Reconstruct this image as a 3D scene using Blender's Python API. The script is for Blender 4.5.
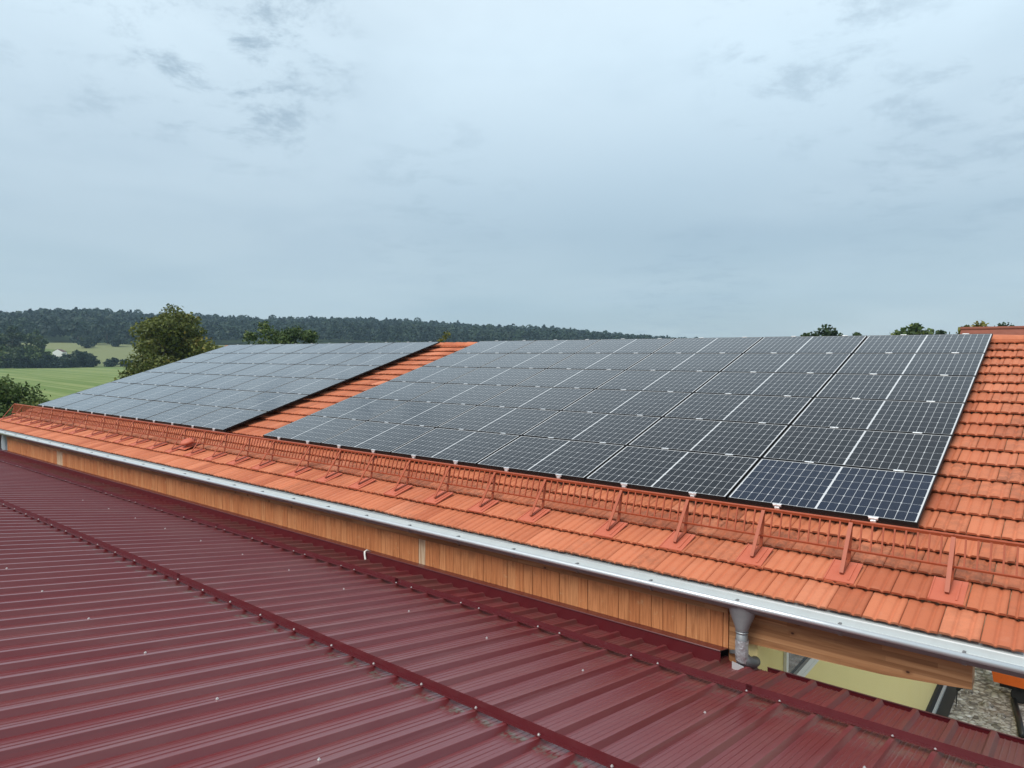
import bpy, bmesh, math, random
import numpy as np
from mathutils import Vector, Matrix

random.seed(7)
rng = np.random.default_rng(11)
R = math.radians
sc = bpy.context.scene
for o in list(bpy.data.objects):
    bpy.data.objects.remove(o)
C = sc.collection

# ------------------------------------------------------------------ camera
CAM = Vector((11.747, -7.089, 1.512))
cd = bpy.data.cameras.new('camera')
cd.sensor_width = 36.0
cd.lens = 701.13 / 1024 * 36
cd.clip_start = 0.05
cd.clip_end = 9000
cam = bpy.data.objects.new('camera', cd)
cam.location = CAM
cam.rotation_euler = (R(90 - 2.508), 0, R(39.254))
C.objects.link(cam)
sc.camera = cam

# ------------------------------------------------------------------ view
sc.view_settings.view_transform = 'Standard'
sc.view_settings.look = 'None'
sc.view_settings.exposure = 0.43
sc.view_settings.gamma = 1.0
sc.view_settings.use_curve_mapping = False

# ------------------------------------------------------------------ node helper
class NT:
    """small expression helper over a node tree"""
    def __init__(s, tree):
        s.t = tree
        s.n = tree.nodes
        s.l = tree.links
    def node(s, typ, **kw):
        n = s.n.new(typ)
        for k, v in kw.items():
            setattr(n, k, v)
        return n
    def put(s, sock, v):
        if v is None:
            return
        if isinstance(v, bpy.types.NodeSocket):
            s.l.new(v, sock)
        else:
            if sock.type == 'RGBA' and not isinstance(v, (int, float)) and len(v) == 3:
                v = tuple(v) + (1,)
            sock.default_value = v
    def m(s, op, a, b=None, c=None, clamp=False):
        n = s.node('ShaderNodeMath', operation=op, use_clamp=clamp)
        s.put(n.inputs[0], a); s.put(n.inputs[1], b); s.put(n.inputs[2], c)
        return n.outputs[0]
    def vm(s, op, a, b=None, scale=None):
        n = s.node('ShaderNodeVectorMath', operation=op)
        s.put(n.inputs[0], a); s.put(n.inputs[1], b)
        if scale is not None: s.put(n.inputs['Scale'], scale)
        return n.outputs[0]
    def sep(s, v):
        n = s.node('ShaderNodeSeparateXYZ'); s.put(n.inputs[0], v)
        return n.outputs
    def comb(s, x, y, z):
        n = s.node('ShaderNodeCombineXYZ')
        s.put(n.inputs[0], x); s.put(n.inputs[1], y); s.put(n.inputs[2], z)
        return n.outputs[0]
    def noise(s, vec, scale, detail=3, rough=.5, dist=0.0):
        n = s.node('ShaderNodeTexNoise')
        s.put(n.inputs['Vector'], vec); n.inputs['Scale'].default_value = scale
        n.inputs['Detail'].default_value = detail; n.inputs['Roughness'].default_value = rough
        n.inputs['Distortion'].default_value = dist
        return n.outputs[0]
    def voro(s, vec, scale, feature='F1', out='Distance', rnd=1.0):
        n = s.node('ShaderNodeTexVoronoi', feature=feature)
        s.put(n.inputs['Vector'], vec); n.inputs['Scale'].default_value = scale
        n.inputs['Randomness'].default_value = rnd
        return n.outputs[out]
    def ramp(s, f, stops):
        n = s.node('ShaderNodeValToRGB')
        e = n.color_ramp.elements
        while len(e) > 1: e.remove(e[-1])
        for i, (p, c) in enumerate(stops):
            q = e[0] if i == 0 else e.new(p)
            q.position = p
            q.color = (tuple(c) + (1,)) if not isinstance(c, (int, float)) else (c, c, c, 1)
        s.put(n.inputs[0], f)
        return n.outputs[0]
    def mix(s, f, a, b, typ='MIX'):
        n = s.node('ShaderNodeMix', data_type='RGBA', blend_type=typ)
        s.put(n.inputs[0], f); s.put(n.inputs[6], a); s.put(n.inputs[7], b)
        return n.outputs[2]
    def step(s, v, lo, hi):
        n = s.node('ShaderNodeMapRange', interpolation_type='SMOOTHSTEP')
        s.put(n.inputs[0], v); n.inputs[1].default_value = lo; n.inputs[2].default_value = hi
        return n.outputs[0]
    def scale(s, v, k):
        return s.vm('MULTIPLY', v, k)
    def attr(s, name, out='Fac'):
        return s.node('ShaderNodeAttribute', attribute_name=name).outputs[out]
    def obj(s):
        return s.node('ShaderNodeTexCoord').outputs['Object']

def mat(name, color=(.5, .5, .5), rough=.6, metal=0.0, spec=.5, build=None):
    m = bpy.data.materials.new(name)
    m.use_nodes = True
    t = NT(m.node_tree)
    b = m.node_tree.nodes['Principled BSDF']
    b.inputs['Base Color'].default_value = tuple(color) + (1,)
    b.inputs['Roughness'].default_value = rough
    b.inputs['Metallic'].default_value = metal
    b.inputs['Specular IOR Level'].default_value = spec
    if build:
        build(t, b)
    return m

def bump(t, b, h, strength=.3, dist=.01):
    n = t.node('ShaderNodeBump')
    n.inputs['Strength'].default_value = strength
    n.inputs['Distance'].default_value = dist
    t.put(n.inputs['Height'], h)
    t.l.new(n.outputs[0], b.inputs['Normal'])

# ------------------------------------------------------------------ world: overcast sky
SUN_EL, SUN_AZ = 54.0, 184.0      # direction towards the sun: degrees above the horizon, azimuth from +Y clockwise
w = bpy.data.worlds.new('World')
sc.world = w
w.use_nodes = True
t = NT(w.node_tree)
bg = w.node_tree.nodes['Background']
sky = t.node('ShaderNodeTexSky', sky_type='NISHITA')
sky.sun_disc = False
sky.sun_elevation = R(SUN_EL)
sky.sun_rotation = R(SUN_AZ)
d = t.node('ShaderNodeTexCoord').outputs['Generated']
dx, dy, dz = t.sep(d)
zz = t.m('ADD', t.m('MAXIMUM', dz, 0.0), .10)
P = t.comb(t.m('DIVIDE', dx, zz), t.m('DIVIDE', dy, zz), 0.0)
base = t.ramp(dz, [(0.0, (.335, .425, .465)), (.08, (.325, .43, .49)), (.16, (.325, .43, .505)), (.27, (.45, .57, .655)), (.38, (.585, .72, .81)), (.47, (.62, .74, .82)), (.62, (.44, .52, .58)), (1.0, (.42, .49, .54))])  # sky darkened above the view to dim reflections in the near panels
big = t.noise(t.scale(P, (.16, .16, 1)), 1.6, 3, .5, .4)
soft = t.noise(t.scale(P, (.45, .45, 1)), 1.5, 5, .55, .3)
b1 = t.step(big, .38, .62)
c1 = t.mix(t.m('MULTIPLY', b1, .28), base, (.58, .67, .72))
b2 = t.step(soft, .46, .66)
c2 = t.mix(t.m('MULTIPLY', b2, .24), c1, (.28, .38, .47))
wisp = t.noise(t.vm('ADD', t.scale(P, (1.0, 1.0, 1)), (3.1, 1.7, 0)), 3.6, 9, .70, .25)
mask = None
dn_ = t.vm('NORMALIZE', d)
for cx_, r0, r1, wgt in (((-.807, .458, .373),   .984, .998, 1.3), ((-.265, .888, .376), .986, .999, .8), ((-.138, .953, .270), .978, .998, .7), ((-.423, .903, .073), .992, .9995, .8), ((-.694, .693, .195), .988, .999, .5), ((-.876, .333, .350), .990, .999, .7)):
    nn_ = t.node('ShaderNodeVectorMath', operation='DOT_PRODUCT')
    t.put(nn_.inputs[0], dn_); nn_.inputs[1].default_value = Vector(cx_).normalized()
    g_ = t.m('MULTIPLY', t.step(nn_.outputs['Value'], r0, r1), wgt)
    mask = g_ if mask is None else t.m('MAXIMUM', mask, g_)
b3 = t.m('MULTIPLY', t.step(wisp, .47, .66), mask)
c3 = t.mix(t.m('MULTIPLY', b3, .55), c2, (.25, .34, .42))
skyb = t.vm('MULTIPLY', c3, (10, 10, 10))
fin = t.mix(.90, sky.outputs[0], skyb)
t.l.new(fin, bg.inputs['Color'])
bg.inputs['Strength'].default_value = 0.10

# ------------------------------------------------------------------ sun behind the cloud
sl = bpy.data.lights.new('sun', 'SUN')
sl.energy = 2.9
sl.angle = R(38)
sl.color = (1.0, .96, .90)
so = bpy.data.objects.new('sun', sl)
sdir = Vector((math.sin(R(SUN_AZ)) * math.cos(R(SUN_EL)), math.cos(R(SUN_AZ)) * math.cos(R(SUN_EL)), math.sin(R(SUN_EL))))
so.rotation_euler = sdir.to_track_quat('Z', 'Y').to_euler()
so.location = (0, -20, 40)
C.objects.link(so)

# ------------------------------------------------------------------ object helpers
def put(o, parent=None):
    C.objects.link(o)
    if parent: o.parent = parent
    return o
def tag(o, label, cat, group=None, kind=None):
    if label: o['label'] = label
    if cat: o['category'] = cat
    if group: o['group'] = group
    if kind: o['kind'] = kind
    return o
def thing(name, loc, label, cat, group=None, rot=(0, 0, 0)):
    o = bpy.data.objects.new(name, None)
    o.location = loc; o.rotation_euler = rot
    o.empty_display_size = .2
    C.objects.link(o)
    return tag(o, label, cat, group)
def mesh_np(name, V, F, m, attrs=None, smooth=False):
    me = bpy.data.meshes.new(name)
    V = np.asarray(V, dtype=np.float32)
    if isinstance(F, np.ndarray):
        k = F.shape[1]
        me.vertices.add(len(V)); me.vertices.foreach_set('co', V.ravel())
        me.loops.add(F.size); me.loops.foreach_set('vertex_index', F.ravel().astype(np.int32))
        me.polygons.add(len(F)); me.polygons.foreach_set('loop_start', np.arange(0, F.size, k, dtype=np.int32))
        me.update(calc_edges=True)
    else:
        me.from_pydata([tuple(map(float, v)) for v in V], [], F)
    for an, arr in (attrs or {}).items():
        a = me.attributes.new(an, 'FLOAT', 'POINT')
        a.data.foreach_set('value', np.asarray(arr, dtype=np.float32))
    if smooth:
        me.polygons.foreach_set('use_smooth', np.ones(len(me.polygons), dtype=bool))
    me.materials.append(m)
    return me
def obj(name, me, parent=None, loc=(0, 0, 0), rot=(0, 0, 0)):
    o = bpy.data.objects.new(name, me)
    o.location = loc; o.rotation_euler = rot
    return put(o, parent)
class MB:
    """collects simple shapes for one mesh"""
    def __init__(s): s.V = []; s.F = []; s.T = []; s.tint = 0.0
    def add(s, V, F):
        b = len(s.V)
        s.V += [tuple(v) for v in V]; s.F += [tuple(i + b for i in f) for f in F]
        s.T += [s.tint] * len(V)
    def box(s, x0, x1, y0, y1, z0, z1, bev=0.0):
        if bev <= 0:
            V = [(x, y, z) for z in (z0, z1) for y in (y0, y1) for x in (x0, x1)]
            s.add(V, [(0, 2, 3, 1), (4, 5, 7, 6), (0, 1, 5, 4), (2, 6, 7, 3), (0, 4, 6, 2), (1, 3, 7, 5)])
            return
        bm = bmesh.new()
        bmesh.ops.create_cube(bm, size=1)
        for v in bm.verts:
            v.co = Vector(((x0 + x1) / 2 + v.co.x * (x1 - x0), (y0 + y1) / 2 + v.co.y * (y1 - y0), (z0 + z1) / 2 + v.co.z * (z1 - z0)))
        bmesh.ops.bevel(bm, geom=bm.edges[:], offset=bev, segments=1, profile=.5, affect='EDGES')
        bm.verts.index_update()
        s.add([v.co[:] for v in bm.verts], [[v.index for v in f.verts] for f in bm.faces])
        bm.free()
    def tube(s, pts, rad, seg=10, caps=True):
        pts = [Vector(p) for p in pts]
        n = len(pts)
        rads = rad if isinstance(rad, (list, tuple)) else [rad] * n
        V = []; F = []
        up = None
        for i, p in enumerate(pts):
            dr = (pts[min(i + 1, n - 1)] - pts[max(i - 1, 0)]).normalized()
            if up is None:
                up = Vector((0, 0, 1)) if abs(dr.z) < .9 else Vector((1, 0, 0))
            a = dr.cross(up)
            if a.length < 1e-4: a = dr.cross(Vector((0, 1, 0)))
            a.normalize(); b = a.cross(dr).normalized(); up = b
            for k in range(seg):
                an = 2 * math.pi * k / seg
                V.append(p + (a * math.cos(an) + b * math.sin(an)) * rads[i])
        for i in range(n - 1):
            for k in range(seg):
                F.append((i * seg + k, i * seg + (k + 1) % seg, (i + 1) * seg + (k + 1) % seg, (i + 1) * seg + k))
        if caps:
            F.append(tuple(range(seg - 1, -1, -1))); F.append(tuple(range((n - 1) * seg, n * seg)))
        s.add(V, F)
    def bar(s, a, b, wx, wy, up=(0, 0, 1)):
        a = Vector(a); b = Vector(b); dr = (b - a).normalized()
        u = Vector(up)
        x = dr.cross(u).normalized(); y = x.cross(dr).normalized()
        V = []
        for p in (a, b):
            for sx, sy in ((-1, -1), (1, -1), (1, 1), (-1, 1)):
                V.append(p + x * sx * wx / 2 + y * sy * wy / 2)
        s.add(V, [(3, 2, 1, 0), (4, 5, 6, 7), (0, 1, 5, 4), (1, 2, 6, 5), (2, 3, 7, 6), (3, 0, 4, 7)])
    def prism_x(s, prof, x0, x1):
        """closed (y,z) profile extruded along X"""
        n = len(prof)
        V = [(x, y, z) for x in (x0, x1) for y, z in prof]
        F = [(i, (i + 1) % n, n + (i + 1) % n, n + i) for i in range(n)]
        F += [tuple(range(n - 1, -1, -1)), tuple(range(n, 2 * n))]
        s.add(V, F)
    def mesh(s, name, m, smooth=False):
        return mesh_np(name, s.V, s.F, m, {'tint': s.T}, smooth)
    def build(s, name, m, parent=None, smooth=False, loc=(0, 0, 0)):
        return obj(name, s.mesh(name, m, smooth), parent, loc)
def copy(o, parent=None, loc=None):
    c = o.copy(); C.objects.link(c)
    if parent is not None: c.parent = parent
    if loc is not None: c.location = loc
    return c
def copy_tree(o, loc):
    c = o.copy(); C.objects.link(c); c.location = loc
    for ch in o.children:
        k = ch.copy(); C.objects.link(k); k.parent = c
    return c
def smoothstep(a, b, x):
    t_ = np.clip((x - a) / (b - a), 0, 1)
    return t_ * t_ * (3 - 2 * t_)

# ------------------------------------------------------------------ materials
def tile_nodes(t, b):
    tint = t.attr('tint')
    o = t.obj()
    n1 = t.noise(o, 1.3, 4, .6)
    n2 = t.noise(o, 26, 5, .65)
    n3 = t.noise(o, 7, 4, .6)
    col = t.ramp(tint, [(0, (.38, .105, .048)), (.35, (.465, .142, .066)), (.7, (.52, .17, .084)), (1, (.56, .21, .115))])
    col = t.mix(t.m('MULTIPLY', t.step(n1, .45, .7), .32), col, (.33, .088, .046))
    col = t.mix(t.m('MULTIPLY', t.step(n3, .56, .75), .30), col, (.46, .19, .115))
    col = t.mix(t.m('MULTIPLY', t.step(n2, .55, .75), .22), col, (.27, .075, .04))
    # weathering that clings to some tiles, plus shade painted into the course gaps
    dirt_shade = t.attr('dirt_shade')
    dm = t.m('MULTIPLY', dirt_shade, t.step(t.noise(o, 9, 5, .7), .34, .66))
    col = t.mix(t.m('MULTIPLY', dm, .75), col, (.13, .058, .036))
    t.l.new(col, b.inputs['Base Color'])
    t.put(b.inputs['Roughness'], t.m('ADD', .62, t.m('MULTIPLY', n2, .22)))
    bump(t, b, t.noise(o, 90, 4, .6), .25, .004)
M_tile = mat('terracotta_tile', rough=.7, spec=.3, build=tile_nodes)

def farroof_nodes(t, b):
    o = t.obj()
    x, y, z = t.sep(o)
    n = t.noise(o, 3, 4, .6)
    col = t.mix(n, (.15, .05, .034), (.25, .092, .062))
    f = t.m('FRACT', t.m('MULTIPLY', z, 3.6))
    col = t.mix(t.m('MULTIPLY', t.step(f, .8, .98), .45), col, (.13, .045, .03))
    t.l.new(col, b.inputs['Base Color'])
M_farroof = mat('old_roof_tile', rough=.85, spec=.2, build=farroof_nodes)

def red_nodes(t, b):
    o = t.obj()
    n1 = t.noise(t.scale(o, (1, .25, 1)), 2.2, 4, .6)
    n2 = t.noise(o, 40, 4, .6)
    stre = t.noise(t.scale(o, (30, .8, 1)), 1.0, 3, .6)
    col = t.mix(n1, (.125, .013, .016), (.155, .020, .024))
    col = t.mix(t.m('MULTIPLY', t.step(stre, .5, .75), .22), col, (.175, .045, .050))
    col = t.mix(t.m('MULTIPLY', t.step(n2, .58, .74), .22), col, (.07, .012, .014))
    col = t.mix(t.m('MULTIPLY', t.step(t.noise(t.scale(o, (1.6, .5, 1)), 1.7, 5, .68), .40, .72), .22), col, (.21, .105, .095))
    x, y, z = t.sep(o)
    # dust and moss washed against the snow rails (distance up the slope from the eave)
    wv = t.m('DIVIDE', t.m('SUBTRACT', -1.2, y), .98627)
    hn = t.m('ADD', t.m('MULTIPLY', t.m('ADD', y, 1.2), .16518), t.m('MULTIPLY', t.m('ADD', z, 1.19), .98627))
    inpan = t.m('LESS_THAN', hn, .0075)
    dust = t.noise(o, 14, 6, .75)
    band = t.m("MULTIPLY", t.m('MULTIPLY', inpan, t.step(wv, 2.77, 2.79)), t.m('SUBTRACT', 1.0, t.step(wv, 2.83, 2.92)))
    col = t.mix(t.m('MULTIPLY', band, t.step(dust, .42, .60)), col, (.125, .115, .095))
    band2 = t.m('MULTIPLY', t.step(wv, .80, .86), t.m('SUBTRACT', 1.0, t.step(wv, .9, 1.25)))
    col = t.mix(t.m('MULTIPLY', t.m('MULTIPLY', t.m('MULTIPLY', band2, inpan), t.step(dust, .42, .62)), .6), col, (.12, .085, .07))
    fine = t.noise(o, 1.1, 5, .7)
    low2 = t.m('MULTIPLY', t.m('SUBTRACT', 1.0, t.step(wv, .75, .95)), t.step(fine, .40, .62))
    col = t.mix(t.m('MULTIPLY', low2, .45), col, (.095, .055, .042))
    t.l.new(col, b.inputs['Base Color'])
    dusty = t.m('SUBTRACT', 1.0, t.step(wv, .55, 1.25))
    t.put(b.inputs['Roughness'], t.m('ADD', t.m('ADD', .27, t.m('MULTIPLY', dusty, .22)), t.m('MULTIPLY', n1, .12)))
    t.put(b.inputs['Coat Weight'], t.m('MULTIPLY', .62, t.m('SUBTRACT', 1.0, dusty)))
    b.inputs['IOR'].default_value = 1.5
    b.inputs['Specular Tint'].default_value = (1.0, .88, .86, 1)
    b.inputs['Coat Roughness'].default_value = .26
    b.inputs['Coat IOR'].default_value = 1.5
    b.inputs['Coat Tint'].default_value = (1, .96, .95, 1)
    bump(t, b, t.noise(t.scale(o, (1, .3, 1)), 3.0, 3, .5), .10, .02)
M_red = mat('wine_red_sheet_metal', rough=.38, spec=.5, build=red_nodes)
M_redtrim = mat('wine_red_trim_metal', (.105, .011, .014), rough=.36, spec=.5,
                build=lambda t, b: t.l.new(t.mix(t.noise(t.obj(), 6, 4, .6), (.066, .006, .009), (.10, .010, .014)), b.inputs['Base Color']))
M_foam = mat('dark_panel_edge', (.022, .012, .012), rough=.7)

def zinc_nodes(t, b):
    o = t.obj()
    n = t.noise(t.scale(o, (.5, 4, 4)), 3, 4, .6)
    n2 = t.noise(o, 12, 5, .65)
    t.l.new(t.mix(n, (.52, .55, .57), (.64, .67, .68)), b.inputs['Base Color'])
    t.put(b.inputs['Roughness'], t.m('ADD', .26, t.m('MULTIPLY', n2, .2)))
M_zinc = mat('bright_zinc', metal=.6, rough=.45, build=zinc_nodes)
M_zincdull = mat('darkened_zinc', metal=.5, rough=.45,
                 build=lambda t, b: t.l.new(t.mix(t.noise(t.scale(t.obj(), (2, 9, 9)), 2, 4, .6), (.20, .21, .215), (.29, .30, .31)), b.inputs['Base Color']))  # base darkened to stand in for the dark reflection below the bead
M_zincdark = mat('dark_grey_zinc', (.11, .115, .12), metal=.4, rough=.5)
M_drip = mat('drip_sheet_zinc', metal=.25, rough=.5,
             build=lambda t, b: t.l.new(t.mix(t.noise(t.scale(t.obj(), (5, 1, 1)), 1.5, 5, .65), (.42, .46, .46), (.55, .59, .59)), b.inputs['Base Color']))
M_foil = mat('crinkled_foil', metal=.55, rough=.42, build=lambda t, b: (
    t.l.new(t.mix(t.noise(t.obj(), 22, 4, .7), (.26, .265, .28), (.62, .63, .65)), b.inputs['Base Color']),
    bump(t, b, t.noise(t.obj(), 26, 3, .6), .6, .02)))

def siding_nodes(t, b):
    o = t.obj()
    tint = t.attr('tint')
    x, y, z = t.sep(o)
    g = t.noise(t.comb(t.m('ADD', t.m('MULTIPLY', x, 38), t.m('MULTIPLY', tint, 50)), 0.0, t.m('MULTIPLY', z, 2.2)), 1.0, 5, .65, .3)
    col = t.ramp(t.m('FRACT', t.m('MULTIPLY', tint, 7.31)), [(0, (.46, .165, .062)), (.3, (.54, .215, .085)), (.6, (.50, .188, .072)), (.85, (.57, .25, .105)), (1, (.52, .20, .08))])
    col = t.mix(t.step(tint, .985, .995), col, (.56, .42, .28))
    col = t.mix(t.m('MULTIPLY', t.step(g, .42, .66), .62), col, (.25, .082, .026))
    sp = t.noise(o, 11, 5, .7)
    col = t.mix(t.m('MULTIPLY', t.step(sp, .60, .72), .4), col, (.55, .36, .19))
    # patchy darker band towards the top edge of the boards
    topdark = t.m('MULTIPLY', t.step(z, -.90, -.80), t.step(t.noise(o, 4.5, 3, .6), .46, .64))
    col = t.mix(t.m('MULTIPLY', topdark, .35), col, (.17, .066, .03))
    t.l.new(col, b.inputs['Base Color'])
    bump(t, b, g, .25, .004)
M_siding = mat('orange_stained_board', rough=.62, spec=.3, build=siding_nodes)

def beam_nodes(t, b):
    o = t.obj()
    x, y, z = t.sep(o)
    g = t.noise(t.comb(t.m('MULTIPLY', x, 1.1), t.m('MULTIPLY', y, 12), t.m('MULTIPLY', z, 22)), 1.0, 5, .6, .8)
    lam = t.noise(t.comb(t.m('FLOOR', t.m('MULTIPLY', t.m('ADD', x, t.m('MULTIPLY', t.m('FLOOR', t.m('MULTIPLY', z, 25)), .37)), 1.4)), 0.0, t.m('FLOOR', t.m('MULTIPLY', z, 25))), 3.7, 0)
    col = t.ramp(g, [(.32, (.25, .11, .045)), (.5, (.40, .195, .085)), (.68, (.50, .27, .13))])
    col = t.mix(t.m('MULTIPLY', t.step(lam, .42, .6), .5), col, (.17, .07, .028))
    kn = t.node('ShaderNodeTexVoronoi', voronoi_dimensions='2D')
    t.put(kn.inputs['Vector'], t.comb(t.m('MULTIPLY', x, 1.0), t.m('MULTIPLY', z, 1.5), 0.0)); kn.inputs['Scale'].default_value = 5.0
    k = t.m('ADD', kn.outputs['Distance'], t.m('MULTIPLY', t.m('LESS_THAN', t.sep(kn.outputs['Color'])[0], .66), 1.0))
    col = t.mix(t.m('MULTIPLY', t.m('SUBTRACT', 1.0, t.step(k, .08, .24)), .55), col, (.20, .085, .035))
    col = t.mix(t.m('SUBTRACT', 1.0, t.step(k, .03, .10)), col, (.05, .018, .010))
    t.l.new(col, b.inputs['Base Color'])
M_beam = mat('glued_timber', rough=.65, spec=.3, build=beam_nodes)
M_deck = mat('roof_underside_board', (.5, .38, .24), rough=.8, spec=.2,
             build=lambda t, b: t.l.new(t.mix(t.noise(t.scale(t.obj(), (.6, 9, 9)), 1.5, 4, .6), (.46, .34, .21), (.56, .44, .29)), b.inputs['Base Color']))
M_yellow = mat('pale_yellow_render', (.74, .66, .34), rough=.9, spec=.1, build=lambda t, b: (
    t.l.new(t.mix(t.noise(t.obj(), 2.2, 5, .6), (.93, .76, .34), (.95, .79, .39)), b.inputs['Base Color']),
    bump(t, b, t.noise(t.obj(), 160, 2, .5), .3, .004)))
M_white = mat('white_frame_plastic', (.78, .78, .76), rough=.4)
M_glass = mat('dark_window_glass', (.05, .06, .07), rough=.06, spec=.6)
M_greyboard = mat('blue_grey_board', (.27, .30, .33), rough=.7)
M_plinth = mat('black_plinth_coat', (.018, .018, .02), rough=.6)
M_black = mat('black_anodised_frame', (.009, .009, .010), rough=.55, spec=.25)
M_rail = mat('black_mounting_rail', (.010, .010, .011), rough=.5)
M_clamp = mat('bright_aluminium', (.64, .65, .66), rough=.35, metal=.55)
M_screw = mat('steel_screw_cap', (.60, .58, .57), rough=.35, metal=.6)
M_guard = mat('brick_red_guard_paint', (.30, .082, .05), rough=.5, spec=.4, build=lambda t, b: (
    t.l.new(t.mix(t.noise(t.obj(), 14, 4, .65), (.265, .048, .017), (.365, .080, .030)), b.inputs['Base Color'])))
M_plate = mat('pinkish_red_plate', (.42, .13, .09), rough=.55, spec=.35, build=lambda t, b: (
    t.l.new(t.mix(t.noise(t.obj(), 9, 5, .7), (.40, .092, .048), (.50, .135, .078)), b.inputs['Base Color'])))

def cell_nodes(blue):
    def f(t, b):
        o = t.obj()
        x, y, z = t.sep(o)
        ax = t.m('ABSOLUTE', x)
        # the halves begin at the white centre strip
        px = .08455; py = .1660
        u = t.m('SUBTRACT', ax, .0082)
        fx = t.m('PINGPONG', u, px / 2)                       # distance to the nearest column gap
        v = t.m('ADD', y, 3 * py)
        fy = t.m('PINGPONG', v, py / 2)
        gx = t.m('LESS_THAN', fx, .0018)
        gy = t.m('LESS_THAN', fy, .0013)
        # cut corners on every second column gap
        fx2 = t.m('PINGPONG', u, px)
        dia = t.m('LESS_THAN', t.m('ADD', fx2, fy), .0115)
        ends = t.m('GREATER_THAN', u, 10 * px - .0015)
        mid = t.m('LESS_THAN', ax, .0072)
        tb = t.m('GREATER_THAN', t.m('ABSOLUTE', y), 3 * py - .0012)
        g = t.m('MAXIMUM', t.m('MAXIMUM', gx, gy), t.m('MAXIMUM', dia, t.m('MAXIMUM', ends, t.m('MAXIMUM', mid, tb))))
        ci = t.comb(t.m('FLOOR', t.m('DIVIDE', x, px)), t.m('FLOOR', t.m('DIVIDE', v, py)), 0.0)
        wn = t.node('ShaderNodeTexWhiteNoise', noise_dimensions='2D')
        t.put(wn.inputs['Vector'], ci)
        rv = t.node('ShaderNodeObjectInfo').outputs['Random']
        vv = t.m('ADD', t.m('MULTIPLY', wn.outputs[0], .5), t.m('MULTIPLY', rv, .5))
        if blue: cell = t.mix(vv, (.003, .007, .018), (.006, .012, .030))
        else: cell = t.mix(vv, (.003, .0035, .006), (.006, .007, .011))
        # thin bus wires running the long way
        bus = t.m('LESS_THAN', t.m('PINGPONG', t.m('ADD', v, .0093), .00927), .0005)
        cell = t.mix(t.m('MULTIPLY', bus, .20), cell, (.30, .31, .32))
        col = t.mix(g, cell, (.50, .51, .52))
        # dried rain marks and dust
        ds = t.step(t.noise(t.vm('ADD', o, t.comb(t.m('MULTIPLY', rv, 40), 0.0, 0.0)), 3.0, 5, .7), .40, .85)
        col = t.mix(t.m('ADD', .001, t.m('MULTIPLY', ds, .014)), col, (.42, .41, .40))
        t.l.new(col, b.inputs['Base Color'])
        t.put(b.inputs['Roughness'], t.m('ADD', .05, t.m('MULTIPLY', ds, .08)))
        b.inputs['IOR'].default_value = 1.15
        b.inputs['Coat Weight'].default_value = 1.0
        b.inputs['Coat IOR'].default_value = 1.19
        b.inputs['Coat Roughness'].default_value = .05
    return f
M_cell = mat('black_mono_cells', rough=.15, spec=.5, build=cell_nodes(False))
M_cellblue = mat('blue_black_mono_cells', rough=.15, spec=.5, build=cell_nodes(True))

def foliage(name, dark, light, accent=None, rough=.6):
    def f(t, b):
        tint = t.attr('tint')
        stops = [(0, dark), (.75, light)]
        if accent: stops.append((1.0, accent))
        col = t.ramp(tint, stops)
        t.l.new(col, b.inputs['Base Color'])
        tr = t.node('ShaderNodeBsdfTranslucent')
        t.l.new(col, tr.inputs['Color'])
        ms = t.node('ShaderNodeMixShader'); ms.inputs[0].default_value = .22
        out = t.n['Material Output']
        t.l.new(b.outputs[0], ms.inputs[1]); t.l.new(tr.outputs[0], ms.inputs[2])
        t.l.new(ms.outputs[0], out.inputs['Surface'])
    return mat(name, rough=rough, spec=.25, build=f)
M_leaf_big = foliage('autumn_touched_leaves', (.060, .078, .015), (.14, .155, .032), (.22, .17, .04))
M_leaf_mid = foliage('mid_green_leaves', (.026, .050, .012), (.070, .110, .024), (.13, .15, .04))
M_leaf_dark = foliage('dark_green_leaves', (.016, .032, .011), (.040, .068, .020), (.060, .085, .026))
M_leaf_far = foliage('distant_wood_leaves', (.010, .025, .016), (.024, .048, .025), (.045, .068, .030))
M_leaf_yel = foliage('yellow_green_leaves', (.075, .085, .014), (.16, .15, .03), (.24, .18, .04))
M_bark = mat('grey_brown_bark', (.085, .065, .048), rough=.9, build=lambda t, b: (
    t.l.new(t.mix(t.noise(t.scale(t.obj(), (6, 6, 1)), 3, 4, .6), (.055, .042, .03), (.13, .10, .075)), b.inputs['Base Color'])))

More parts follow.
